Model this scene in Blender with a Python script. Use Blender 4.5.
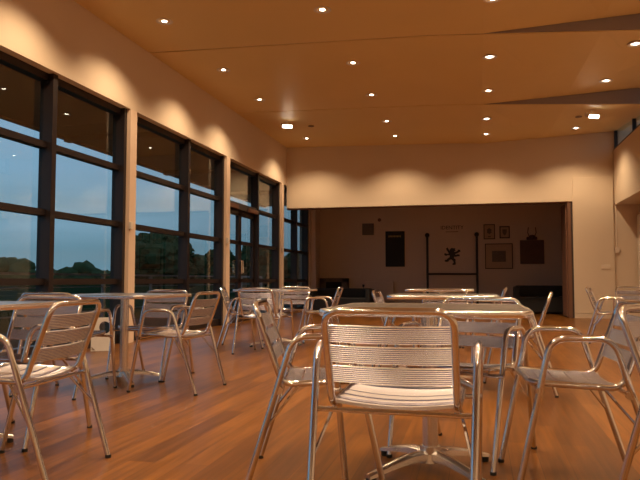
import bpy, bmesh, math, random
from mathutils import Vector, Matrix
random.seed(7)
PI = math.pi
sc = bpy.context.scene
for o in list(bpy.data.objects):
    bpy.data.objects.remove(o)

# ------------------------------------------------------------ camera
F_PX = 675.0
YAW = math.atan(158 / F_PX)
PITCH = math.atan(41 / F_PX * math.cos(YAW))
cam_data = bpy.data.cameras.new('camera')
cam_data.sensor_fit = 'HORIZONTAL'; cam_data.sensor_width = 36.0
cam_data.lens = F_PX / 640 * 36.0
cam_data.clip_start = 0.05; cam_data.clip_end = 600
cam = bpy.data.objects.new('camera', cam_data)
cam.location = (0, 0, 0.82)
cam.rotation_euler = (PI / 2 + PITCH, 0, YAW)
sc.collection.objects.link(cam); sc.camera = cam

# ------------------------------------------------------------ world (dusk sky), exposure
sc.view_settings.view_transform = 'Standard'
sc.view_settings.look = 'None'
sc.view_settings.exposure = 0.0
sc.view_settings.gamma = 1.0
SKY = 1.6
w = bpy.data.worlds.new('dusk'); sc.world = w; w.use_nodes = True
nt = w.node_tree; nt.nodes.clear()
tc = nt.nodes.new('ShaderNodeTexCoord')
sep = nt.nodes.new('ShaderNodeSeparateXYZ'); nt.links.new(tc.outputs['Generated'], sep.inputs[0])
ramp = nt.nodes.new('ShaderNodeValToRGB')
cr = ramp.color_ramp
cr.elements[0].position = 0.0; cr.elements[0].color = (0.15, 0.205, 0.25, 1)
cr.elements[1].position = 0.55; cr.elements[1].color = (0.16, 0.26, 0.40, 1)
e = cr.elements.new(0.05); e.color = (0.125, 0.215, 0.28, 1)
e = cr.elements.new(0.13); e.color = (0.185, 0.285, 0.38, 1)
e = cr.elements.new(0.25); e.color = (0.19, 0.31, 0.45, 1)
mp = nt.nodes.new('ShaderNodeMapping'); mp.inputs['Scale'].default_value = (1.2, 1.2, 14)
nt.links.new(tc.outputs['Generated'], mp.inputs[0])
nz = nt.nodes.new('ShaderNodeTexNoise'); nz.inputs['Scale'].default_value = 2.2; nz.inputs['Detail'].default_value = 4
nt.links.new(mp.outputs[0], nz.inputs['Vector'])
mr = nt.nodes.new('ShaderNodeMapRange'); mr.inputs['From Min'].default_value = .3; mr.inputs['From Max'].default_value = .7
mr.inputs['To Min'].default_value = -.02; mr.inputs['To Max'].default_value = .05
nt.links.new(nz.outputs['Fac'], mr.inputs['Value'])
ad = nt.nodes.new('ShaderNodeMath'); ad.operation = 'ADD'
nt.links.new(sep.outputs['Z'], ad.inputs[0]); nt.links.new(mr.outputs[0], ad.inputs[1])
nt.links.new(ad.outputs[0], ramp.inputs['Fac'])
bg = nt.nodes.new('ShaderNodeBackground'); bg.inputs['Strength'].default_value = SKY
wo = nt.nodes.new('ShaderNodeOutputWorld')
nt.links.new(ramp.outputs[0], bg.inputs['Color']); nt.links.new(bg.outputs[0], wo.inputs['Surface'])

LAMP_W = 134.0               # watts of one recessed downlight
LAMP_COL = (1.0, 0.72, 0.44)

# ------------------------------------------------------------ materials
def newmat(name):
    m = bpy.data.materials.new(name); m.use_nodes = True
    nt = m.node_tree
    return m, nt, nt.nodes['Principled BSDF']
def plain(name, col, rough=.6, metal=0.0, bump=0.0, bscale=60, spec=None, var=0.0, vscale=3):
    m, nt, b = newmat(name)
    b.inputs['Base Color'].default_value = (*col, 1)
    b.inputs['Roughness'].default_value = rough
    b.inputs['Metallic'].default_value = metal
    if spec is not None: b.inputs['Specular IOR Level'].default_value = spec
    tc = nt.nodes.new('ShaderNodeTexCoord')
    if bump:
        n = nt.nodes.new('ShaderNodeTexNoise'); n.inputs['Scale'].default_value = bscale
        nt.links.new(tc.outputs['Object'], n.inputs['Vector'])
        bp = nt.nodes.new('ShaderNodeBump'); bp.inputs['Strength'].default_value = bump; bp.inputs['Distance'].default_value = .01
        nt.links.new(n.outputs['Fac'], bp.inputs['Height']); nt.links.new(bp.outputs[0], b.inputs['Normal'])
    if var:
        n = nt.nodes.new('ShaderNodeTexNoise'); n.inputs['Scale'].default_value = vscale; n.inputs['Detail'].default_value = 5
        nt.links.new(tc.outputs['Object'], n.inputs['Vector'])
        mx = nt.nodes.new('ShaderNodeMix'); mx.data_type = 'RGBA'
        mx.inputs[6].default_value = (*[c * (1 - var) for c in col], 1)
        mx.inputs[7].default_value = (*[min(1, c * (1 + var)) for c in col], 1)
        nt.links.new(n.outputs['Fac'], mx.inputs[0]); nt.links.new(mx.outputs[2], b.inputs['Base Color'])
    return m

def floor_mat():
    m, nt, b = newmat('oak_strip_floor')
    tc = nt.nodes.new('ShaderNodeTexCoord')
    mp = nt.nodes.new('ShaderNodeMapping'); mp.inputs['Rotation'].default_value = (0, 0, PI / 2)
    nt.links.new(tc.outputs['Object'], mp.inputs[0])
    br = nt.nodes.new('ShaderNodeTexBrick')
    br.inputs['Scale'].default_value = 1.0
    br.inputs['Brick Width'].default_value = 1.2; br.inputs['Row Height'].default_value = 0.13
    br.inputs['Mortar Size'].default_value = 0.0018; br.inputs['Mortar Smooth'].default_value = .3
    br.inputs['Bias'].default_value = 0.0
    br.inputs['Color1'].default_value = (0.105, 0.037, 0.0065, 1)
    br.inputs['Color2'].default_value = (0.195, 0.072, 0.011, 1)
    br.inputs['Mortar'].default_value = (0.08, 0.03, 0.008, 1)
    br.offset = .37
    nt.links.new(mp.outputs[0], br.inputs['Vector'])
    mp2 = nt.nodes.new('ShaderNodeMapping'); mp2.inputs['Scale'].default_value = (22, 1.1, 1)
    nt.links.new(tc.outputs['Object'], mp2.inputs[0])
    n = nt.nodes.new('ShaderNodeTexNoise'); n.inputs['Scale'].default_value = 1.6; n.inputs['Detail'].default_value = 6
    nt.links.new(mp2.outputs[0], n.inputs['Vector'])
    rp = nt.nodes.new('ShaderNodeMapRange'); rp.inputs['From Min'].default_value = .3; rp.inputs['From Max'].default_value = .7
    rp.inputs['To Min'].default_value = .66; rp.inputs['To Max'].default_value = 1.3
    nt.links.new(n.outputs['Fac'], rp.inputs['Value'])
    mx = nt.nodes.new('ShaderNodeVectorMath'); mx.operation = 'SCALE'
    nt.links.new(br.outputs['Color'], mx.inputs[0]); nt.links.new(rp.outputs[0], mx.inputs['Scale'])
    nt.links.new(mx.outputs[0], b.inputs['Base Color'])
    b.inputs['Roughness'].default_value = .30
    b.inputs['Specular IOR Level'].default_value = .26
    bp = nt.nodes.new('ShaderNodeBump'); bp.inputs['Strength'].default_value = .12; bp.inputs['Distance'].default_value = .002
    nt.links.new(n.outputs['Fac'], bp.inputs['Height']); nt.links.new(bp.outputs[0], b.inputs['Normal'])
    return m

def glass_mat(tint=(.86, .93, .93), name='window_glass'):
    m = bpy.data.materials.new(name); m.use_nodes = True
    nt = m.node_tree; nt.nodes.clear()
    out = nt.nodes.new('ShaderNodeOutputMaterial')
    lw = nt.nodes.new('ShaderNodeLayerWeight'); lw.inputs['Blend'].default_value = .5
    pw = nt.nodes.new('ShaderNodeMath'); pw.operation = 'POWER'; pw.inputs[1].default_value = 4.0
    nt.links.new(lw.outputs['Facing'], pw.inputs[0])
    ma = nt.nodes.new('ShaderNodeMath'); ma.operation = 'MULTIPLY_ADD'; ma.inputs[1].default_value = .9; ma.inputs[2].default_value = .05
    nt.links.new(pw.outputs[0], ma.inputs[0])
    t = nt.nodes.new('ShaderNodeBsdfTransparent'); t.inputs['Color'].default_value = (*tint, 1)
    g = nt.nodes.new('ShaderNodeBsdfGlossy'); g.inputs['Roughness'].default_value = .01; g.inputs['Color'].default_value = (.95, .97, .97, 1)
    mix = nt.nodes.new('ShaderNodeMixShader')
    nt.links.new(ma.outputs[0], mix.inputs[0]); nt.links.new(t.outputs[0], mix.inputs[1]); nt.links.new(g.outputs[0], mix.inputs[2])
    nt.links.new(mix.outputs[0], out.inputs['Surface'])
    return m

def emit_mat(name, col, s):
    m = bpy.data.materials.new(name); m.use_nodes = True
    nt = m.node_tree; nt.nodes.clear()
    out = nt.nodes.new('ShaderNodeOutputMaterial'); e = nt.nodes.new('ShaderNodeEmission')
    e.inputs['Color'].default_value = (*col, 1); e.inputs['Strength'].default_value = s
    nt.links.new(e.outputs[0], out.inputs['Surface'])
    return m

def steel_top_mat():
    m, nt, b = newmat('swirled_steel')
    b.inputs['Metallic'].default_value = 1
    tc = nt.nodes.new('ShaderNodeTexCoord')
    v = nt.nodes.new('ShaderNodeTexVoronoi'); v.inputs['Scale'].default_value = 34
    nt.links.new(tc.outputs['Object'], v.inputs['Vector'])
    mx = nt.nodes.new('ShaderNodeMix'); mx.data_type = 'RGBA'
    mx.inputs[6].default_value = (.12, .11, .105, 1); mx.inputs[7].default_value = (.40, .37, .35, 1)
    nt.links.new(v.outputs['Distance'], mx.inputs[0]); nt.links.new(mx.outputs[2], b.inputs['Base Color'])
    b.inputs['Roughness'].default_value = .28
    bp = nt.nodes.new('ShaderNodeBump'); bp.inputs['Strength'].default_value = .25; bp.inputs['Distance'].default_value = .002
    nt.links.new(v.outputs['Distance'], bp.inputs['Height']); nt.links.new(bp.outputs[0], b.inputs['Normal'])
    return m

def foliage_mat():
    m, nt, b = newmat('dusk_foliage')
    tc = nt.nodes.new('ShaderNodeTexCoord')
    n = nt.nodes.new('ShaderNodeTexNoise'); n.inputs['Scale'].default_value = 1.2; n.inputs['Detail'].default_value = 8
    nt.links.new(tc.outputs['Object'], n.inputs['Vector'])
    mx = nt.nodes.new('ShaderNodeMix'); mx.data_type = 'RGBA'
    mx.inputs[6].default_value = (.018, .032, .012, 1); mx.inputs[7].default_value = (.07, .10, .04, 1)
    nt.links.new(n.outputs['Fac'], mx.inputs[0]); nt.links.new(mx.outputs[2], b.inputs['Base Color'])
    b.inputs['Roughness'].default_value = .95; b.inputs['Specular IOR Level'].default_value = .1
    return m

M = dict(
    floor=floor_mat(), glass=glass_mat(), leaf=foliage_mat(), steel_top=steel_top_mat(),
    wall=plain('cream_plaster', (.67, .545, .41), .8, bump=.05, bscale=180, var=.02),
    farwall=plain('far_room_plaster', (.62, .50, .42), .85, bump=.05, bscale=120, var=.04),
    ceiling=plain('timber_ceiling_panel', (.76, .54, .24), .55, var=.05, vscale=1.2),
    seam=plain('dark_gap', (.05, .035, .03), .8),
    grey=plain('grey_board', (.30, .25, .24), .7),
    frame=plain('dark_brown_aluminium', (.017, .011, .011), .4),
    column=plain('cream_column', (.74, .56, .42), .6),
    tube=plain('polished_aluminium_tube', (.72, .73, .77), .10, 1.0),
    rim=plain('bright_aluminium_edge', (.92, .91, .93), .22, 1.0),
    slat=plain('ribbed_aluminium', (.64, .63, .69), .27, 1.0),
    base=plain('cast_aluminium', (.78, .75, .72), .24, 1.0),
    rubber=plain('black_rubber', (.012, .012, .012), .6),
    chrome=plain('chrome', (.9, .9, .9), .1, 1.0),
    bulb=emit_mat('halogen_bulb', (1.0, .88, .70), 16.0),
    reflector=emit_mat('glowing_lamp_reflector', (1.0, .80, .60), 2.0),
    flood=emit_mat('floodlight_glass', (1.0, .88, .70), 14.0),
    black=plain('black_upholstery', (.008, .007, .008), .7, bump=.1),
    blackmetal=plain('black_metal', (.012, .011, .011), .5),
    brown=plain('brown_laminate', (.17, .08, .048), .5, var=.08, vscale=5),
    redwood=plain('dark_wood', (.09, .035, .022), .5, var=.3, vscale=9),
    paper=plain('mount_paper', (.46, .33, .24), .8),
    print=plain('dark_print', (.15, .12, .10), .8, var=.5, vscale=30),
    white=plain('white_plastic', (.70, .60, .50), .5),
    card=plain('white_card', (.70, .66, .62), .6, var=.1, vscale=14),
    asphalt=plain('asphalt', (.045, .050, .045), .9, var=.3, vscale=.4),
    paving=plain('terrace_paving', (.05, .05, .045), .9, spec=0.0, var=.15, vscale=2),
    grass=plain('dark_grass', (.02, .032, .014), .95, spec=0.0, var=.35, vscale=.3),
    soffit=plain('timber_soffit', (.36, .20, .11), .6, var=.1),
    trunk=plain('bark', (.06, .045, .03), .9, bump=.4, bscale=12),
    gold=plain('gilt_lettering', (.45, .30, .10), .5),
)

# ------------------------------------------------------------ mesh helpers
def box(bm, a, b, bev=0.0):
    x0, y0, z0 = a; x1, y1, z1 = b
    r = bmesh.ops.create_cube(bm, size=1.0)
    vs = r['verts']
    for v in vs:
        v.co = Vector(((x0 + x1) / 2 + v.co.x * (x1 - x0), (y0 + y1) / 2 + v.co.y * (y1 - y0), (z0 + z1) / 2 + v.co.z * (z1 - z0)))
    if bev:
        es = list({e for v in vs for e in v.link_edges})
        bmesh.ops.bevel(bm, geom=es, offset=bev, segments=2, affect='EDGES', profile=.5)
    return vs
def cyl(bm, p, r, h, n=16, r2=None, axis='Z'):
    M4 = Matrix.Translation(Vector(p))
    if axis == 'Y': M4 = M4 @ Matrix.Rotation(-PI / 2, 4, 'X')
    if axis == 'X': M4 = M4 @ Matrix.Rotation(PI / 2, 4, 'Y')
    M4 = M4 @ Matrix.Translation((0, 0, h / 2))
    return bmesh.ops.create_cone(bm, cap_ends=True, cap_tris=False, segments=n, radius1=r, radius2=r if r2 is None else r2, depth=h, matrix=M4)['verts']
def fillet(pts, rad, closed=False, seg=5):
    n = len(pts); out = []
    for i, p in enumerate(pts):
        p = Vector(p); r = rad[i] if isinstance(rad, (list, tuple)) else rad
        if (not closed and i in (0, n - 1)) or r <= 0:
            out.append(p); continue
        a = Vector(pts[(i - 1) % n]); c = Vector(pts[(i + 1) % n])
        d1 = (a - p).normalized(); d2 = (c - p).normalized()
        s, t = p + d1 * r, p + d2 * r
        for k in range(seg + 1):
            u = k / seg
            out.append(s * (1 - u) ** 2 + p * 2 * u * (1 - u) + t * u * u)
    return out
def tube(bm, path, r, n=10, closed=False, cap=True):
    P = [Vector(p) for p in path]; m = len(P)
    T = []
    for i in range(m):
        if closed: t = P[(i + 1) % m] - P[(i - 1) % m]
        else: t = P[min(i + 1, m - 1)] - P[max(i - 1, 0)]
        T.append(t.normalized())
    nrm = T[0].orthogonal().normalized(); rings = []
    for i in range(m):
        nrm = (nrm - T[i] * nrm.dot(T[i])).normalized(); bn = T[i].cross(nrm)
        rings.append([bm.verts.new(P[i] + (nrm * math.cos(2 * PI * k / n) + bn * math.sin(2 * PI * k / n)) * r) for k in range(n)])
    cnt = m if closed else m - 1
    for i in range(cnt):
        A = rings[i]; B = rings[(i + 1) % m]; off = 0
        if closed and i == m - 1:
            off = min(range(n), key=lambda o: (A[0].co - B[o].co).length)
        for k in range(n):
            bm.faces.new((A[k], A[(k + 1) % n], B[(k + 1 + off) % n], B[(k + off) % n]))
    if cap and not closed:
        bm.faces.new(list(reversed(rings[0]))); bm.faces.new(rings[-1])
def prism(bm, pts2, f0, f1):
    """extrude a 2-D outline between two mapping functions"""
    A = [bm.verts.new(f0(p)) for p in pts2]; B = [bm.verts.new(f1(p)) for p in pts2]
    n = len(A)
    bm.faces.new(A); bm.faces.new(list(reversed(B)))
    for i in range(n):
        bm.faces.new((A[i], B[i], B[(i + 1) % n], A[(i + 1) % n]))
def build(name, bm, mat, parent=None, smooth=False, loc=None, mats=None):
    bmesh.ops.recalc_face_normals(bm, faces=bm.faces)
    me = bpy.data.meshes.new(name); bm.to_mesh(me); bm.free()
    for mm in (mats or [mat]): me.materials.append(mm)
    if smooth:
        for p in me.polygons: p.use_smooth = True
        if smooth != 'all':
            me.set_sharp_from_angle(angle=math.radians(40))
    o = bpy.data.objects.new(name, me); sc.collection.objects.link(o)
    if parent: o.parent = parent
    if loc: o.location = loc
    return o
def empty(name, label, cat, loc=(0, 0, 0), rz=0.0, group=None):
    o = bpy.data.objects.new(name, None); o.empty_display_size = .1
    sc.collection.objects.link(o); o.location = loc; o.rotation_euler = (0, 0, rz)
    o['label'] = label; o['category'] = cat
    if group: o['group'] = group
    return o
def tag(o, label, cat, group=None, kind=None):
    o['label'] = label; o['category'] = cat
    if group: o['group'] = group
    if kind: o['kind'] = kind
    return o
def struct(name, bm, mat, label, cat, parent=None, smooth=False, mats=None):
    o = build(name, bm, mat, parent, smooth, mats=mats)
    if not parent:
        o['kind'] = 'structure'; o['label'] = label; o['category'] = cat
    return o
def copy_tree(o, parent=None):
    c = o.copy(); sc.collection.objects.link(c)
    if parent: c.parent = parent
    for ch in list(o.children): copy_tree(ch, c)
    return c

# ------------------------------------------------------------ room dimensions
XL, XR = -4.45, 2.87
XG = -4.62                      # plane of the window glass
YB, YF = -3.2, 15.5             # wall behind the camera, wall with the opening
YE = 19.0                       # end wall of the dark room
ZW = 3.08                       # underside of the wall above the windows
COLS = [-2.45, 1.07, 4.58, 8.10, 11.62, 15.17]
MIDS = [-.6, 2.94, 6.46, 10.01, 13.54]
Z_BARS = [0.80, 1.55, 2.29]
def ceil_z(x): return 4.0 - .02 * (x - XL) if x < -.5 else 3.921 - .057 * (x + .5)

# ---- floor
bm = bmesh.new(); box(bm, (-4.75, YB - .2, -.12), (3.55, YE + .2, 0))
struct('floor', bm, M['floor'], 'orange brown timber strip floor of the hall', 'floor')

# ---- ceiling: one tilted timber panel per bay
BAYS = [-5.4, -1.9, 1.6, 5.05, 8.5, 12.0, 15.5]
for i in range(6):
    y0, y1 = BAYS[i], BAYS[i + 1]
    bm = bmesh.new(); gap = .035
    xs = [XL - .05, -2.5, -.5, 0.1, 1.5, 3.05]
    lo = []
    for x in xs:
        zn = ceil_z(x)
        zf = ceil_z(x) if x <= .1 else ceil_z(.1) + .05 * (x - .1)
        lo.append((x, zn, zf))
    th = .06
    g = [[bm.verts.new(v) for v in ((x, y0 + gap, zn), (x, y1 - .005, zf), (x, y1 - .005, zf + th), (x, y0 + gap, zn + th))] for x, zn, zf in lo]
    for a, b in zip(g, g[1:]):
        for k in range(4): bm.faces.new((a[k], a[(k + 1) % 4], b[(k + 1) % 4], b[k]))
    bm.faces.new(g[0]); bm.faces.new(list(reversed(g[-1])))
    struct('ceiling', bm, M['ceiling'], 'tilted orange timber ceiling panel spanning one bay of the hall', 'ceiling')
    # upstand face exposed where the neighbouring panel rises
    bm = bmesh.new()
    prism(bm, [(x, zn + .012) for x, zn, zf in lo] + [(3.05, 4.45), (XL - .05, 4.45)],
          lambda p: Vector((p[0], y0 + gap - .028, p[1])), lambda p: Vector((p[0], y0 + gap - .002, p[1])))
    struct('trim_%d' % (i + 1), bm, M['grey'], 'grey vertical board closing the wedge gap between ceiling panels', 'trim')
bm = bmesh.new(); box(bm, (-4.75, YB - .2, 4.46), (3.2, YF + .2, 4.55))
struct('ceiling', bm, M['seam'], 'dark roof deck above the timber ceiling panels', 'ceiling')

# ---- left wall above the windows, columns
bm = bmesh.new()
box(bm, (-4.75, YB, ZW), (XL, YF + 3.9, 4.46))
struct('wall_left', bm, M['wall'], 'cream plaster wall band above the window wall', 'wall')
for i, y in enumerate(COLS):
    bm = bmesh.new(); box(bm, (-4.50, y - .085, 0), (XL + .005, y + .085, ZW))
    o = struct('trim_%d' % (10 + i), bm, M['column'], 'slim cream column between window bays', 'column')
    if i >= 3:
        b2 = bmesh.new(); box(b2, (XL + .006, y - .10, 1.48), (XL + .045, y - .045, 1.58), .006)
        build('door_holder', b2, M['white'], o)

# ---- glazed window bays
def glazing(idx, ya, yb, ymid, label, door=False):
    root_bm = bmesh.new()
    x0, x1 = -4.67, -4.56
    w = .06
    # outer frame
    for y, q in ((ya - .08, ya + w), (yb - w, yb + .08)): box(root_bm, (x0, y, 0), (-4.502, q, ZW))
    box(root_bm, (x0, ya, ZW - .08), (x1, yb, ZW)); box(root_bm, (x0, ya, 0), (x1, yb, .12))
    if ymid: box(root_bm, (-4.66, ymid - .04, 0), (-4.50, ymid + .04, ZW))
    for z in Z_BARS:
        if door and z != Z_BARS[2]:
            box(root_bm, (x0, ymid, z - .035), (x1, yb, z + .035))
        elif door:
            box(root_bm, (x0, ymid, z - .035), (x1, yb, z + .035)); box(root_bm, (x0 - .01, ya, z - .10), (x1 + .03, ymid, z + .03))
        else:
            box(root_bm, (x0, ya, z - .035), (x1, yb, z + .035))
    win = struct('window_%d' % idx, root_bm, M['frame'], label, 'window')
    spans = [(ya + w, ymid - .04), (ymid + .04, yb - w)] if ymid else [(ya + w, yb - w)]
    zs = [.12] + Z_BARS + [ZW - .08]
    for si, (a, b) in enumerate(spans):
        for k in range(4):
            if door and si == 0 and k < 3: continue
            g = bmesh.new(); box(g, (XG - .004, a - .005, zs[k] + (.03 if k else 0)), (XG + .004, b + .005, zs[k + 1] - .03))
            build('pane', g, M['glass'], win)
    if door:
        a, b = spans[0]; m = (a + b) / 2
        for s, (p, q) in enumerate(((a, m - .004), (m + .004, b))):
            d = bmesh.new(); f = .075
            for yy in (p, q - f): box(d, (-4.65, yy, .13), (-4.585, yy + f, 2.18))
            box(d, (-4.65, p, .13), (-4.585, q, .30)); box(d, (-4.65, p, 2.09), (-4.585, q, 2.18)); box(d, (-4.65, p, 1.52), (-4.585, q, 1.59)); box(d, (-4.65, p, .77), (-4.585, q, .84))
            leaf = build('door_leaf', d, M['frame'], win)
            for z0, z1 in ((.30, .77), (.84, 1.52), (1.59, 2.09)):
                g = bmesh.new(); box(g, (XG - .004, p + f, z0), (XG + .004, q - f, z1)); build('pane', g, M['glass'], leaf)
            h = bmesh.new(); hy = m - .04 if s == 0 else m + .04
            tube(h, fillet([(-4.585, hy, .95), (-4.53, hy, .95), (-4.53, hy, 1.2), (-4.585, hy, 1.2)], .02), .011, 8)
            build('handle', h, M['chrome'], leaf, True)
        c = bmesh.new(); box(c, (-4.56, a + .02, 2.19), (-4.49, a + .55, 2.27), .006); box(c, (-4.56, b - .55, 2.19), (-4.49, b - .02, 2.27), .006)
        build('door_closer', c, M['brown'], win)
c = COLS
labs = {0: 'glazed bay far behind the viewpoint', 1: 'glazed bay beside the viewpoint', 2: 'nearest visible dark framed window bay at the left edge',
        3: 'second dark framed window bay with the big tree outside', 4: 'third dark framed window bay with the double door'}
for i in range(5):
    glazing(i + 1, c[i] + .085, c[i + 1] - .085, MIDS[i], labs[i], door=(i == 4))
glazing(6, c[5] + .085, 17.85, 16.65, 'last window bay seen inside the dark room')

# wall of the dark room beyond its window
bm = bmesh.new(); box(bm, (-4.75, 17.85, 0), (XL, YE + .2, ZW + .02))
box(bm, (-4.45, 17.95, 0), (-4.33, 18.2, 3.0))
struct('wall_far_left', bm, M['farwall'], 'short plaster wall right of the last window in the dark room', 'wall')

# ---- wall with the wide opening
OX = 1.93
bm = bmesh.new()
box(bm, (XL, YF, 2.53), (3.5, YF + .22, 4.46)); box(bm, (OX + .09, YF, 0), (3.5, YF + .22, 2.54))
struct('wall_back', bm, M['wall'], 'cream wall above and right of the wide opening', 'wall')
bm = bmesh.new(); box(bm, (OX + .10, YF - .035, .11), (2.845, YF, 3.04), .004)
struct('door_1', bm, M['wall'], 'tall flush cream cupboard door right of the opening', 'door')
bm = bmesh.new(); box(bm, (OX - .02, YF + .02, 0), (OX + .05, YF + .95, 2.52)); box(bm, (OX - .05, YF + .10, .02), (OX - .021, YF + .9, 2.5), .003)
struct('door_2', bm, M['brown'], 'brown folded partition leaves parked at the right of the opening', 'partition')
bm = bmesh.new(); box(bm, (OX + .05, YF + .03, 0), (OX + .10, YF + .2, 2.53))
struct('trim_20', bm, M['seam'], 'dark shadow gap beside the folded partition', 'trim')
bm = bmesh.new(); box(bm, (OX + .10, YF - .05, 0), (3.33, YF - .0, .10))
struct('baseboard_back', bm, M['wall'], 'cream skirting board below the cupboard door', 'baseboard')
bm = bmesh.new(); box(bm, (XL, YF + .03, 2.50), (OX, YF + .17, 2.535))
struct('trim_21', bm, M['brown'], 'brown partition track under the lintel', 'trim')

# ---- right wall: beam, recess, clerestory
bm = bmesh.new()
box(bm, (XR, YB, 2.43), (3.55, YF, 3.60)); box(bm, (3.36, YB, 0), (3.55, YF, 2.44))
struct('wall_right', bm, M['wall'], 'cream right wall with a deep beam over a recess', 'wall')
bm = bmesh.new()
box(bm, (XR + .02, YB, 3.60), (XR + .09, YF, 3.65))
yy = YF - .06
while yy > YB:
    box(bm, (XR + .02, yy - .03, 3.6), (XR + .09, yy + .03, 4.46)); yy -= 1.75
win = struct('window_7', bm, M['frame'], 'high strip window above the right wall', 'window')
g = bmesh.new(); box(g, (XR + .05, YB, 3.65), (XR + .058, YF, 4.46)); build('pane', g, M['glass'], win)
bm = bmesh.new(); box(bm, (3.30, 14.6, 0), (3.36, 15.44, 2.2), .004)
struct('door_3', bm, M['white'], 'pale door in the recess of the right wall', 'door')

# ---- wall behind the camera
bm = bmesh.new(); box(bm, (-4.75, YB - .2, 0), (3.55, YB, 4.46))
struct('wall_behind', bm, M['wall'], 'cream wall behind the viewpoint', 'wall')

# ---- the dark room
bm = bmesh.new(); box(bm, (XL, YE, 0), (3.1, YE + .2, 3.1))
for x in (-1.55, -1.15):          # faint vertical board joints
    box(bm, (x, YE - .004, 0), (x + .012, YE, 3.1))
struct('wall_far', bm, M['farwall'], 'far plaster wall of the dark room', 'wall')
bm = bmesh.new(); box(bm, (3.0, YF + .22, 0), (3.2, YE, 3.1))
struct('wall_far_right', bm, M['farwall'], 'right wall of the dark room', 'wall')
bm = bmesh.new(); box(bm, (XL, YF + .2, 3.05), (3.2, YE + .2, 3.2))
struct('ceiling', bm, M['farwall'], 'ceiling of the dark room', 'ceiling')

# ------------------------------------------------------------ outside
bm = bmesh.new(); box(bm, (-260, -120, -.5), (-7.4, 330, -.35))
struct('ground', bm, M['grass'], 'dark grass field outside the windows', 'ground')
bm = bmesh.new(); box(bm, (-7.4, -8, -.5), (-4.7, 24, -.03))
struct('terrace', bm, M['paving'], 'paved terrace outside the windows', 'ground')
bm = bmesh.new(); box(bm, (-6.40, YB - 2, 3.10), (-4.76, 20, 3.26)); box(bm, (-6.48, YB - 2, 3.07), (-6.40, 20, 3.34))
y = -1.0
while y < 19:
    box(bm, (-6.40, y - .07, 3.02), (-4.76, y + .07, 3.10)); y += 3.5
struct('roof_eave', bm, M['soffit'], 'timber roof overhang outside above the windows', 'roof')
bal = empty('terrace_railing', 'low pale metal railing along the terrace outside the windows', 'railing', (-7.2, 0, -.03))
bm = bmesh.new(); box(bm, (-.03, 2, .93), (.03, 22, .97)); build('handrail', bm, M['grey'], bal)
bm = bmesh.new()
for z in (.25, .48, .71): box(bm, (-.012, 2, z), (.012, 22, z + .02))
build('rails', bm, M['grey'], bal)
for k in range(11):
    b2 = bmesh.new(); box(b2, (-.025, 2 + k * 2 - .025, 0), (.025, 2 + k * 2 + .025, .93)); build('post', b2, M['grey'], bal)

def blob(bm, c, r, sub=3, amp=.22, fr=1.6, zs=.85):
    vs = bmesh.ops.create_icosphere(bm, subdivisions=sub, radius=r)['verts']
    from mathutils import noise
    o = Vector((random.random() * 50, random.random() * 50, random.random() * 50))
    for v in vs:
        n = v.co.normalized()
        d = noise.noise(n * fr + o) * amp + noise.noise(n * fr * 3.3 + o) * amp * .6 + noise.noise(n * fr * 9 + o) * amp * .35
        v.co = v.co * (1 + d); v.co.z *= zs; v.co += Vector(c)
def tree(x, y, h, wd, label, n=9):
    t = empty('tree', label, 'tree', (x, y, -.35))
    bm = bmesh.new(); tube(bm, [(0, 0, 0), (.1, 0, h * .25), (0, .1, h * .6)], h * .035, 8); build('trunk', bm, M['trunk'], t, True)
    bm = bmesh.new(); blob(bm, (0, 0, h * .55), wd * .33, 4, .3)
    for k in range(n):
        a = 2 * PI * k / n + random.random() * .5; q = .62 + .3 * random.random()
        r = wd * (.15 + .07 * random.random())
        zz = h * (.22 + .5 * random.random())
        blob(bm, (math.cos(a) * (wd / 2 - r) * q * 1.1, math.sin(a) * (wd / 2 - r) * q * 1.1, max(zz, r * .8)), r, 3, .4)
    for k in range(300):
        a = 2 * PI * random.random(); zz = random.random()
        rr = wd * .44 * math.sqrt(max(.05, 1 - (zz * 1.05 - .35) ** 2 / .5)) * (.85 + .25 * random.random())
        blob(bm, (math.cos(a) * rr * .95, math.sin(a) * rr * .95, h * (.16 + .74 * zz)), wd * (.02 + .032 * random.random()), 1 if k % 2 else 2, .9, 2.6)
    for k in range(4):
        blob(bm, ((random.random() - .5) * wd * .4, (random.random() - .5) * wd * .4, h * .8), wd * .14, 3, .4)
    build('crown', bm, M['leaf'], t)
tree(-34.5, 69, 6.6, 9.5, 'large round dark tree seen through the second window bay', 12)
tree(-26.0, 66, 4.6, 5.0, 'small dark tree right of the large round one outside', 8)
tree(-33.5, 100, 7.0, 8.5, 'dark tree seen through the double door bay outside', 9)
tree(-25.5, 96, 5.6, 7.0, 'dark tree seen right of the double door outside', 9)
bm = bmesh.new()
for k in range(150):
    a = math.radians(16 + k * .25) + random.random() * .006
    d = 165 + random.random() * 20; h = 3.6 + 2.2 * random.random() + 1.5 * math.sin(k * .071) + .8 * math.sin(k * .31)
    r = 2.0 + random.random() * 1.8
    blob(bm, (-math.sin(a) * d, math.cos(a) * d, h - r * .85), r, 2, .35, 2.2); blob(bm, (-math.sin(a) * d, math.cos(a) * d, .6), 3.2, 1, .2)
tl = build('treeline', bm, M['leaf'], None, 'all')
tag(tl, 'distant dark row of trees along the horizon outside', 'trees', kind='stuff')

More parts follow.
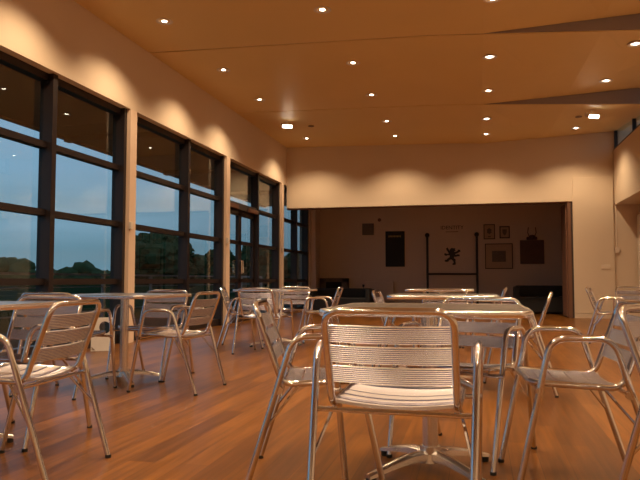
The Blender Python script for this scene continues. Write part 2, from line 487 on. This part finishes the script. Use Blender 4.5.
# ------------------------------------------------------------ aluminium armchair
def ribbed(bm, p0, p1, u, nrm, width, thick=.006, ribs=8, bow=0.0, nseg=8, curve=None):
    """slat running p0->p1; ribbed across direction u; nrm = face normal"""
    prof = []
    K = ribs * 4
    for k in range(K + 1):
        a = k / K; prof.append(((a - .5) * width, thick / 2 + .0021 * math.cos(a * ribs * 2 * PI)))
    for k in range(K, -1, -1):
        a = k / K; prof.append(((a - .5) * width, -thick / 2 - .0021 * math.cos(a * ribs * 2 * PI)))
    rings = []
    p0, p1, u, nrm = Vector(p0), Vector(p1), Vector(u), Vector(nrm)
    for s in range(nseg + 1):
        t = s / nseg; c = p0.lerp(p1, t) + nrm * (-bow * (1 - (2 * t - 1) ** 2))
        rings.append([bm.verts.new(c + u * a + nrm * b) for a, b in prof])
    n = len(prof)
    for A, B in zip(rings, rings[1:]):
        for k in range(n): bm.faces.new((A[k], A[(k + 1) % n], B[(k + 1) % n], B[k]))
    bm.faces.new(rings[0]); bm.faces.new(list(reversed(rings[-1])))

R_T = .0125
def make_chair():
    t = empty('armchair', '', 'chair', group='polished aluminium armchairs around the square tables')
    for s in (-1, 1):
        bm = bmesh.new()
        tube(bm, fillet([(s * .25, .27, .006), (s * .268, .14, .60), (s * .268, -.085, .60), (s * .25, -.27, .006)], [0, .06, .06, 0], seg=6), R_T, 12)
        f = build('arm_frame', bm, M['tube'], t, True)
        for y in (.27, -.27):
            b2 = bmesh.new(); cyl(b2, (s * .25, y, 0), .0138, .014, 12); build('foot_cap', b2, M['rubber'], f)
    bm = bmesh.new()
    tube(bm, fillet([(-.205, -.245, .722), (.205, -.245, .722), (.205, -.130, .405), (.205, .205, .425), (-.205, .205, .425), (-.205, -.130, .405)],
                    [.06, .06, .05, .05, .05, .05], True, 6), R_T, 12, closed=True)
    build('seat_and_back_frame', bm, M['tube'], t, True)
    d = Vector((0, -.115, .317)).normalized(); n = Vector((0, .317, .115)).normalized()
    bm = bmesh.new()
    for z in (.650, .583, .516):
        c = Vector((0, -.130, .405)) + d * ((z - .405) / d.z)
        ribbed(bm, c + Vector((-.20, 0, 0)), c + Vector((.20, 0, 0)), d, n, .0565, bow=.010)
    build('backrest', bm, M['slat'], t, True)
    bm = bmesh.new()
    ys = [-.095, -.027, .041, .109, .172]
    for k, y in enumerate(ys):
        z = .414 + .010 * (y + .12) / .3
        up = Vector((0, [.12, .06, 0, -.05, -.10][k], 1)).normalized(); uu = Vector((0, up.z, -up.y))
        ribbed(bm, (-.20, y, z), (.20, y, z), uu, up, .061, bow=.016)
    build('seat', bm, M['slat'], t, True)
    for y, z in ((-.140, .392), (.182, .40)):
        bm = bmesh.new(); tube(bm, [(-.262, y, z), (.262, y, z)], .009, 8)
        for s in (-1, 1): cyl(bm, (s * .262 - .010, y, z), .0165, .02, 12, axis='X')
        build('stretcher', bm, M['tube'], t, True)
    for s in (-1, 1):
        bm = bmesh.new(); tube(bm, [(s * .258, -.195, .24), (s * .207, -.06, .41)], .006, 6)
        build('brace', bm, M['tube'], t, True)
    return t

chair0 = make_chair()
used = [False]
def chair(x, y, deg, label):
    c = chair0 if not used[0] else copy_tree(chair0)
    used[0] = True
    c.location = (x, y, 0); c.rotation_euler = (0, 0, -math.radians(deg)); c['label'] = label
    return c

# ------------------------------------------------------------ square pedestal table
def rsq(h, r, n=5):
    out = []
    for cx, cy, a0 in ((h - r, h - r, 0), (-h + r, h - r, 90), (-h + r, -h + r, 180), (h - r, -h + r, 270)):
        for k in range(n + 1):
            a = math.radians(a0 + 90 * k / n); out.append((cx + r * math.cos(a), cy + r * math.sin(a)))
    return out
TZ = .705
def make_table():
    t = empty('pedestal_table', '', 'table', group='square steel topped pedestal tables')
    H = .405
    bm = bmesh.new(); prism(bm, rsq(H - .012, .05), lambda p: Vector((p[0], p[1], TZ - .020)), lambda p: Vector((p[0], p[1], TZ - .001)))
    build('tabletop', bm, M['steel_top'], t)
    bm = bmesh.new()
    outl = rsq(H, .06, 6); n = len(outl)
    prof = [(-.014, -.024), (0.0, -.026), (.004, -.018), (.004, -.008), (0.0, .0), (-.014, .0)]
    rings = []
    for (x, y) in outl:
        L = Vector((x, y, 0)); nn = Vector((x, y, 0)).normalized()
        # outward normal of rounded square approximated per corner centre
        cx = max(-H + .06, min(H - .06, x)); cy = max(-H + .06, min(H - .06, y))
        nn = Vector((x - cx, y - cy, 0)).normalized()
        rings.append([bm.verts.new(L + nn * a + Vector((0, 0, TZ + b))) for a, b in prof])
    for i in range(n):
        A, B = rings[i], rings[(i + 1) % n]
        for k in range(len(prof)): bm.faces.new((A[k], A[(k + 1) % len(prof)], B[(k + 1) % len(prof)], B[k]))
    build('rim', bm, M['rim'], t, True)
    bm = bmesh.new(); cyl(bm, (0, 0, .07), .034, TZ - .10, 20); cyl(bm, (0, 0, TZ - .04), .10, .02, 20); cyl(bm, (0, 0, .06), .045, .05, 20)
    build('pedestal', bm, M['base'], t, True)
    bm = bmesh.new(); cyl(bm, (0, 0, .045), .055, .045, 20, r2=.042)
    for k in range(4):
        a = PI / 4 + k * PI / 2; dx, dy = math.cos(a), math.sin(a)
        px, py = -dy, dx; secs = []
        for d, z, wd, th in ((.03, .078, .030, .030), (.12, .074, .026, .026), (.22, .055, .022, .02), (.30, .036, .020, .015), (.335, .028, .022, .012)):
            secs.append([bm.verts.new((dx * d + px * wd * u, dy * d + py * wd * u, z + th * v)) for u, v in ((-1, -.7), (-.9, .2), (-.4, .6), (.4, .6), (.9, .2), (1, -.7))])
        for A, B in zip(secs, secs[1:]):
            for q in range(6): bm.faces.new((A[q], A[(q + 1) % 6], B[(q + 1) % 6], B[q]))
        bm.faces.new(secs[0]); bm.faces.new(list(reversed(secs[-1])))
    b = build('base', bm, M['base'], t, True)
    for k in range(4):
        a = PI / 4 + k * PI / 2; bm = bmesh.new(); cyl(bm, (math.cos(a) * .318, math.sin(a) * .318, 0), .020, .022, 12)
        build('foot_glide', bm, M['rubber'], b)
    return t
table0 = make_table(); tused = [False]
def table(x, y, deg, label):
    c = table0 if not tused[0] else copy_tree(table0)
    tused[0] = True
    c.location = (x, y, 0); c.rotation_euler = (0, 0, -math.radians(deg)); c['label'] = label

table(-.21, 2.98, 0, 'square steel table in the front centre, behind the nearest chair')
table(-2.55, 2.80, 0, 'square table at the left edge of the photo, only its right end showing')
table(-2.80, 5.00, 5, 'square table beside the first cream column by the windows')
table(-2.46, 8.10, 10, 'square table farthest back beside the windows')
table(-.26, 5.40, 0, 'second square table behind the front centre one')
table(-.46, 8.60, 0, 'farthest square table in the middle of the hall')
table(2.30, 8.90, 8, 'square table in front of the right wall')

chair(-.27, 2.35, 2, 'nearest armchair in the centre front, ribbed backrest towards the viewer')
chair(-.675, 2.83, 78.5, 'armchair left of the front table, facing right, seat half hidden')
chair(-.08, 3.33, 202, 'armchair on the far side of the front centre table')
chair(.38, 2.98, 265, 'armchair right of the front table facing left, seat slats in view')
chair(.785, 2.53, 125, 'armchair cut by the right edge of the photo, facing away right')
chair(.28, 5.30, -84, 'armchair at the right of the second centre table, facing left')
chair(-.60, 5.70, 90, 'armchair at the left of the second centre table, facing right')
chair(-.31, 6.35, 180, 'armchair on the far side of the second centre table')
chair(.08, 8.60, -90, 'small distant armchair at the right of the farthest middle table')
chair(1.58, 9.0, 105, 'distant armchair near the right wall facing its table')
chair(2.05, 9.70, 176, 'distant armchair behind the table near the right wall')
chair(-1.93, 2.60, -94, 'large armchair at lower left, brown tinted slats, back to the viewer')
chair(-2.37, 3.15, 181, 'armchair behind the left edge table, facing the viewer')
chair(-2.95, 4.43, 0, 'armchair with its back to the viewer at the table by the first column')
chair(-2.73, 5.34, 185, 'armchair beside the first column, facing the viewer')
chair(-2.22, 4.78, -87, 'side-on armchair facing left in the left middle')
chair(-2.84, 7.92, 76, 'left armchair at the far window table, facing right')
chair(-2.36, 7.32, 8, 'armchair with its back to the viewer at the far window table')
chair(-2.48, 8.85, 180, 'armchair behind the far window table, facing the viewer')
chair(-1.92, 8.28, -94, 'armchair at the right of the far window table, facing left')

# white paper carrier on the floor by the window
bm = bmesh.new()
n = 20; W_, H_ = .26, .38
outer = [(-W_ / 2, 0), (W_ / 2, 0), (W_ / 2 + .02, H_), (-W_ / 2 - .01, H_ + .01)]
def bag_side(off, th):
    ring_o = []
    cx, cz, rx, rz = .02, H_ * .70, .065, .075
    hole = [(cx + rx * math.cos(2 * PI * k / n), cz + rz * math.sin(2 * PI * k / n)) for k in range(n)]
    per = []
    for k in range(n):
        a = 2 * PI * k / n; dx, dz = math.cos(a), math.sin(a)
        tmax = 9
        for (px, pz, nx, nz_) in ((W_ / 2, 0, 1, 0), (-W_ / 2, 0, -1, 0), (0, H_, 0, 1), (0, 0, 0, -1)):
            den = dx * nx + dz * nz_
            if den > 1e-6: tmax = min(tmax, ((px - cx) * nx + (pz - cz) * nz_) / den)
        per.append((cx + dx * tmax, cz + dz * tmax))
    F = [[bm.verts.new((p[0], off + o, p[1])) for p in L] for L in (hole, per) for o in (0, th)]
    h0, h1, p0, p1 = F
    for k in range(n):
        j = (k + 1) % n
        bm.faces.new((h0[k], h0[j], p0[j], p0[k])); bm.faces.new((h1[k], p1[k], p1[j], h1[j]))
        bm.faces.new((h0[k], h1[k], h1[j], h0[j])); bm.faces.new((p0[k], p0[j], p1[j], p1[k]))
bag_side(-.05, .004); bag_side(.05, .004)
box(bm, (-W_ / 2, -.05, 0), (W_ / 2, .054, .004)); box(bm, (-W_ / 2, -.05, 0), (-W_ / 2 + .004, .054, H_ * .9)); box(bm, (W_ / 2 - .004, -.05, 0), (W_ / 2, .054, H_ * .9))
bag = tag(build('carrier_bag', bm, M['card'], None), 'white carrier bag with round handle hole, on the floor by the window', 'bag')
bag.location = (-4.26, 7.12, .0); bag.rotation_euler = (0, 0, .5)

# ------------------------------------------------------------ ceiling lamps
def make_downlight():
    t = empty('recessed_downlight', '', 'ceiling light', group='recessed downlights in the timber ceiling')
    bm = bmesh.new()
    prof = [(.102, .0), (.105, -.007), (.085, -.009), (.066, .0), (.056, .03)]
    n = 24; rings = [[bm.verts.new((r * math.cos(2 * PI * k / n), r * math.sin(2 * PI * k / n), z)) for k in range(n)] for r, z in prof]
    for A, B in zip(rings, rings[1:]):
        for k in range(n): bm.faces.new((A[k], A[(k + 1) % n], B[(k + 1) % n], B[k]))
    build('bezel', bm, M['white'], t, True)
    bm = bmesh.new(); cyl(bm, (0, 0, -.004), .030, .008, 20); build('bulb', bm, M['bulb'], t)
    bm = bmesh.new(); cyl(bm, (0, 0, .004), .062, .004, 20); build('reflector', bm, M['reflector'], t)
    return t
down0 = make_downlight(); dused = [False]
def spot(parent, energy, size=math.radians(128), blend=.7, loc=(0, 0, -.03), rot=(0, 0, 0)):
    ld = bpy.data.lights.new('lamp', 'SPOT'); ld.energy = energy; ld.color = LAMP_COL
    ld.spot_size = size; ld.spot_blend = blend; ld.shadow_soft_size = .035
    lo = bpy.data.objects.new('lamp', ld); sc.collection.objects.link(lo); lo.parent = parent
    lo.location = loc; lo.rotation_euler = rot
rows = [-1.3, .5, 2.2, 4.0, 5.75, 7.45, 9.42, 11.15, 13.1, 14.50]
colx = [-3.70, -1.715, .195, 1.99]
rown = ['', '', '', '', 'overhead row', 'nearest row in view', 'second row in view', 'third row in view', 'fourth row in view', 'row nearest the opening wall']
coln = ['beside the window wall', 'second from the window wall', 'above the middle tables', 'nearest the right wall']
for ri, y in enumerate(rows):
    for ci, x in enumerate(colx):
        if ci == 3: y2 = {5: 7.2, 6: 9.11}.get(ri, y)
        else: y2 = y
        if (ci, ri) in ((0, 8), (3, 8)): continue
        # height of the tilted panel here
        k = max(i for i in range(6) if BAYS[i] <= y2)
        f = (y2 - BAYS[k]) / (BAYS[k + 1] - BAYS[k])
        zn = ceil_z(x); zf = zn if x <= .1 else ceil_z(.1) + .05 * (x - .1)
        z = zn + (zf - zn) * f
        d = down0 if not dused[0] else copy_tree(down0)
        dused[0] = True
        d.location = (x, y2, z)
        if ri < 5: d['label'] = 'recessed downlight in the ceiling outside the photo frame'
        elif ri == 5 and ci == 3: d['label'] = 'recessed downlight in the ceiling outside the photo frame'
        else: d['label'] = 'round recessed downlight, %s, %s' % (rown[ri], coln[ci])
LIGHTS = [o for o in sc.objects if o.name.startswith('recessed_downlight') and o.parent is None]
for d in LIGHTS: spot(d, LAMP_W)

def floodlight(x, y, z, label, tilt):
    t = empty('floodlight', label, 'ceiling light', (x, y, z), 0, 'small box floodlights under the ceiling')
    bm = bmesh.new(); box(bm, (-.02, -.02, -.06), (.02, .02, 0)); build('bracket', bm, M['white'], t)
    bm = bmesh.new(); vs = box(bm, (-.11, -.07, -.035), (.11, .05, .035), .008)
    b = build('housing', bm, M['white'], t); b.location = (0, 0, -.09); b.rotation_euler = (-tilt, 0, .5)
    bm = bmesh.new(); box(bm, (-.095, -.078, -.030), (.095, -.069, .030)); build('lens', bm, M['flood'], b)
    spot(b, 5, math.radians(96), .5, (0, -.1, 0), (-PI / 2, 0, 0))
floodlight(-3.68, 12.80, ceil_z(-3.66), 'bright box floodlight under the ceiling near the window wall', -.5)
floodlight(1.98, 12.5, ceil_z(2.0) + .02, 'bright box floodlight under the ceiling near the right wall', -.5)
for x, y, lab in ((-3.3, 13.3, 'dark round ceiling sensor right of the window side floodlight'), (1.85, 13.1, 'dark round ceiling sensor below the right floodlight')):
    bm = bmesh.new(); cyl(bm, (0, 0, -.012), .06, .014, 20)
    o = tag(build('ceiling_sensor', bm, M['brown'], None), lab, 'sensor'); o.location = (x, y, ceil_z(x) + (.05 if x > 0 else 0))

# ------------------------------------------------------------ things on the far wall
Y0 = YE
def frame_pic(name, x0, x1, z0, z1, label, mount, pic, fw=.025, fm='blackmetal', shape='rect'):
    t = empty(name, label, 'picture', ((x0 + x1) / 2, Y0, (z0 + z1) / 2))
    w, h = (x1 - x0) / 2, (z1 - z0) / 2
    bm = bmesh.new()
    box(bm, (-w, -.03, -h), (-w + fw, 0, h)); box(bm, (w - fw, -.03, -h), (w, 0, h)); box(bm, (-w, -.03, h - fw), (w, 0, h)); box(bm, (-w, -.03, -h), (w, 0, -h + fw))
    build('picture_frame', bm, M[fm], t)
    bm = bmesh.new(); box(bm, (-w + fw, -.015, -h + fw), (w - fw, -.001, h - fw)); build('mount', bm, M[mount], t)
    if pic:
        bm = bmesh.new()
        if shape == 'rect': box(bm, (-w * .5, -.02, -h * .45), (w * .5, -.0155, h * .42))
        else:
            pts = [(-.55, .55), (.55, .55), (.5, -.1), (.25, -.45), (0, -.6), (-.25, -.45), (-.5, -.1)] if shape == 'shield' else \
                  [(.6 * math.cos(a * PI / 6) * (1 if a % 2 else .75), .1 + .5 * math.sin(a * PI / 6) * (1 if a % 2 else .8)) for a in range(12)]
            prism(bm, [(p[0] * w * .8, p[1] * h * .9) for p in pts], lambda p: Vector((p[0], -.02, p[1])), lambda p: Vector((p[0], -.0155, p[1])))
            if shape == 'crest': box(bm, (-w * .25, -.02, -h * .72), (w * .25, -.0155, -h * .58))
        build('print', bm, M[pic], t)
frame_pic('picture', .16, .46, 1.93, 2.34, 'small framed crest print, left of the upper pair on the far wall', 'paper', 'print', .022, shape='crest')
frame_pic('picture', .58, .85, 1.95, 2.28, 'small framed shield print, right of the upper pair on the far wall', 'paper', 'print', .028, shape='shield')
frame_pic('picture', .19, .92, 1.12, 1.81, 'large framed landscape print below the two small crests', 'paper', 'print', .022)
# honours board
t = empty('honours_board', 'tall black honours board with faint gold heading on the far wall', 'board', (-2.27, Y0 - .004, 1.69))
bm = bmesh.new(); box(bm, (-.27, -.03, -.50), (.27, 0, .50), .005); build('board', bm, M['black'], t)
bm = bmesh.new()
for k in range(9): box(bm, (-.18 + k * .04, -.034, .33 + .01 * (k % 2)), (-.155 + k * .04, -.0305, .38))
build('heading', bm, M['gold'], t)
bm = bmesh.new(); box(bm, (-.165, -.03, -.165), (.165, 0, .165), .004)
for k in range(6): box(bm, (-.14, -.036, -.13 + k * .05), (.14, -.0305, -.115 + k * .05))
o = tag(build('air_vent', bm, M['print'], None), 'small square dark vent grille high on the far wall', 'vent'); o.location = (-3.04, Y0, 2.26)
bm = bmesh.new(); cyl(bm, (0, -.03, 0), .05, .03, 16, axis='Y')
o = tag(build('wall_sensor', bm, M['brown'], None), 'tiny round sensor on the far wall above the honours board', 'sensor'); o.location = (-2.71, Y0, 2.52)
# trophy plaque with horns
t = empty('wooden_plaque', 'dark wooden plaque on the far wall with a horned mount on top', 'plaque', (1.42, Y0, 1.57))
bm = bmesh.new(); box(bm, (-.31, -.04, -.32), (.31, 0, .32), .006)
for x in (-.2, -.1, 0, .1, .2): box(bm, (x - .004, -.044, -.3), (x + .004, -.0405, .3))
build('board', bm, M['redwood'], t)
bm = bmesh.new(); blob(bm, (0, -.07, .39), .085, 3, .12); box(bm, (-.14, -.06, .325), (.14, 0, .41), .02)
for s in (-1, 1): tube(bm, [(s * .07, -.07, .42), (s * .11, -.08, .52), (s * .09, -.09, .66)], .012, 7)
build('horned_mount', bm, M['redwood'], t)
# black frame with two posts
t = empty('black_post_frame', 'black metal frame of two ball-topped posts and a crossbar at the far wall', 'frame', (-.69, Y0 - .25, 0))
for s in (-1, 1):
    bm = bmesh.new(); tube(bm, [(s * .665, 0, 0), (s * .665, 0, 2.03)], .032, 10); p = build('post', bm, M['blackmetal'], t, True)
    bm = bmesh.new(); bmesh.ops.create_uvsphere(bm, u_segments=14, v_segments=8, radius=.065, matrix=Matrix.Translation((s * .665, 0, 2.05))); build('ball_finial', bm, M['blackmetal'], p, 'all')
bm = bmesh.new(); tube(bm, [(-.665, 0, .98), (.665, 0, .98)], .026, 8); build('crossbar', bm, M['blackmetal'], t, True)
# rampant lion emblem (outline in a 20 x 22 grid)
lion = [(9, 19.5), (11, 21), (13, 20.3), (15.2, 20.6), (14.6, 19), (15.5, 17.8), (14, 17.2), (14, 16), (17, 17), (18.5, 19), (20.5, 18.6), (21, 16.6), (19, 15.6), (17, 14.4), (14.6, 13.6),
        (15.5, 12.6), (18, 13.4), (20, 13), (20, 11), (17.6, 11), (15.4, 10.4), (13.6, 10.6), (13.4, 9), (15.5, 7), (15, 5), (15.6, 3), (15, 1), (11.5, 1), (11.8, 2.6), (13, 3.4), (12.4, 5.6),
        (10.2, 7.4), (8, 6.8), (7, 5), (4.6, 4.4), (2.6, 5.2), (3, 7), (4.8, 7), (6.2, 8.6), (8.4, 10), (8.6, 12), (6.5, 12.6), (4.6, 11.6), (2.4, 12.4), (2.2, 14.4), (4.2, 14.8), (5.2, 13.8), (7.4, 14.4),
        (6.4, 16.4), (5, 18.4), (4.4, 20.6), (6.2, 21.4), (7.4, 19.4), (8.2, 17.6)]
bm = bmesh.new(); s_ = .47 / 20
prism(bm, [((x - 11.5) * s_, (y - 11) * s_) for x, y in lion], lambda p: Vector((p[0], -.02, p[1])), lambda p: Vector((p[0], 0, p[1])))
o = tag(build('lion_emblem', bm, M['blackmetal'], None), 'black rampant lion silhouette mounted on the far wall', 'emblem'); o.location = (-.69, Y0, 1.47)
def text_mesh(body, size, depth=.006):
    cu = bpy.data.curves.new('t', 'FONT'); cu.body = body; cu.size = size; cu.extrude = depth; cu.align_x = 'CENTER'; cu.resolution_u = 2
    ob = bpy.data.objects.new('t', cu); sc.collection.objects.link(ob)
    bpy.context.view_layer.update()
    me = bpy.data.meshes.new_from_object(ob.evaluated_get(bpy.context.evaluated_depsgraph_get()))
    bpy.data.objects.remove(ob); return me
me = text_mesh('IDENTITY', .145); me.materials.append(M['blackmetal'])
o = bpy.data.objects.new('wall_lettering', me); sc.collection.objects.link(o); o.location = (-.69, Y0 - .008, 2.22); o.rotation_euler = (PI / 2, 0, 0)
tag(o, 'dark blurred lettering on the far wall above the lion', 'lettering')
bm = bmesh.new(); box(bm, (-.17, -.006, -.008), (.17, -.001, .008))
l2 = build('underline', bm, M['brown'], None); l2.parent = o; l2.location = (0, -.07, 0); l2.rotation_euler = (-PI / 2, 0, 0)

# furniture of the dark room
def bench(x0, x1, y, h, label):
    t = empty('bench_sofa', label, 'sofa', ((x0 + x1) / 2, y, 0)); w = (x1 - x0) / 2
    bm = bmesh.new(); box(bm, (-w, -.45, .03), (w, .35, h * .62), .03); build('seat', bm, M['black'], t)
    bm = bmesh.new(); box(bm, (-w, .15, h * .6), (w, .38, h), .03); build('backrest', bm, M['black'], t)
    for s in (-1, 1):
        bm = bmesh.new(); box(bm, (s * w - .06, -.45, .03), (s * w + .06, .38, h * .97), .02); build('armrest', bm, M['black'], t)
bench(-4.2, -2.72, 17.3, .60, 'low black sofa at the left of the dark room')
bench(.92, 2.45, 17.6, .68, 'black sofa at the right of the dark room')
t = empty('fireplace', 'brown surround with a black opening against the far wall at left', 'fireplace', (-3.96, Y0 - .004, 0))
bm = bmesh.new(); box(bm, (-.43, -.25, 0), (-.27, 0, .86)); box(bm, (.20, -.25, 0), (.37, 0, .86)); box(bm, (-.43, -.25, .76), (.37, 0, .87)); build('surround', bm, M['print'], t)
bm = bmesh.new(); box(bm, (-.27, -.18, .0), (.20, 0, .76)); build('opening', bm, M['black'], t)
t = empty('radiator', 'pale flat radiator low on the far wall', 'radiator', (-2.72, Y0 - .004, .22))
bm = bmesh.new(); box(bm, (-.41, -.09, 0), (.41, -.03, .56), .01)
for k in range(13): box(bm, (-.38 + k * .062, -.096, .03), (-.352 + k * .062, -.0905, .53))
build('panel', bm, M['farwall'], t)
bm = bmesh.new(); cyl(bm, (-.45, -.06, .40), .03, .07, 10); tube(bm, [(-.45, -.06, -.2), (-.45, -.06, .42)], .01, 6); tube(bm, [(-.45, -.06, .45), (-.40, -.06, .45)], .01, 6); box(bm, (-.3, -.04, .1), (-.26, 0, .4)); box(bm, (.26, -.04, .1), (.3, 0, .4)); build('valve', bm, M['blackmetal'], t)

# fittings on the cream wall
bm = bmesh.new(); box(bm, (-.09, -.012, -.045), (.09, 0, .045), .004)
for x in (-.045, .045): box(bm, (x - .012, -.018, -.02), (x + .012, -.0125, .02))
o = tag(build('light_switch', bm, M['white'], None), 'double switch plate on the tall cream cupboard door', 'switch'); o.location = (2.66, YF - .036, 1.10)
t = empty('thermostat', 'small white control box under a thin conduit in the right corner', 'control', (2.90, YF, 1.45))
bm = bmesh.new(); box(bm, (-.045, -.03, -.05), (.045, 0, .06), .005); build('box', bm, M['white'], t)
bm = bmesh.new(); tube(bm, [(0, -.01, .06), (0, -.01, .975)], .008, 6); build('conduit', bm, M['white'], t)
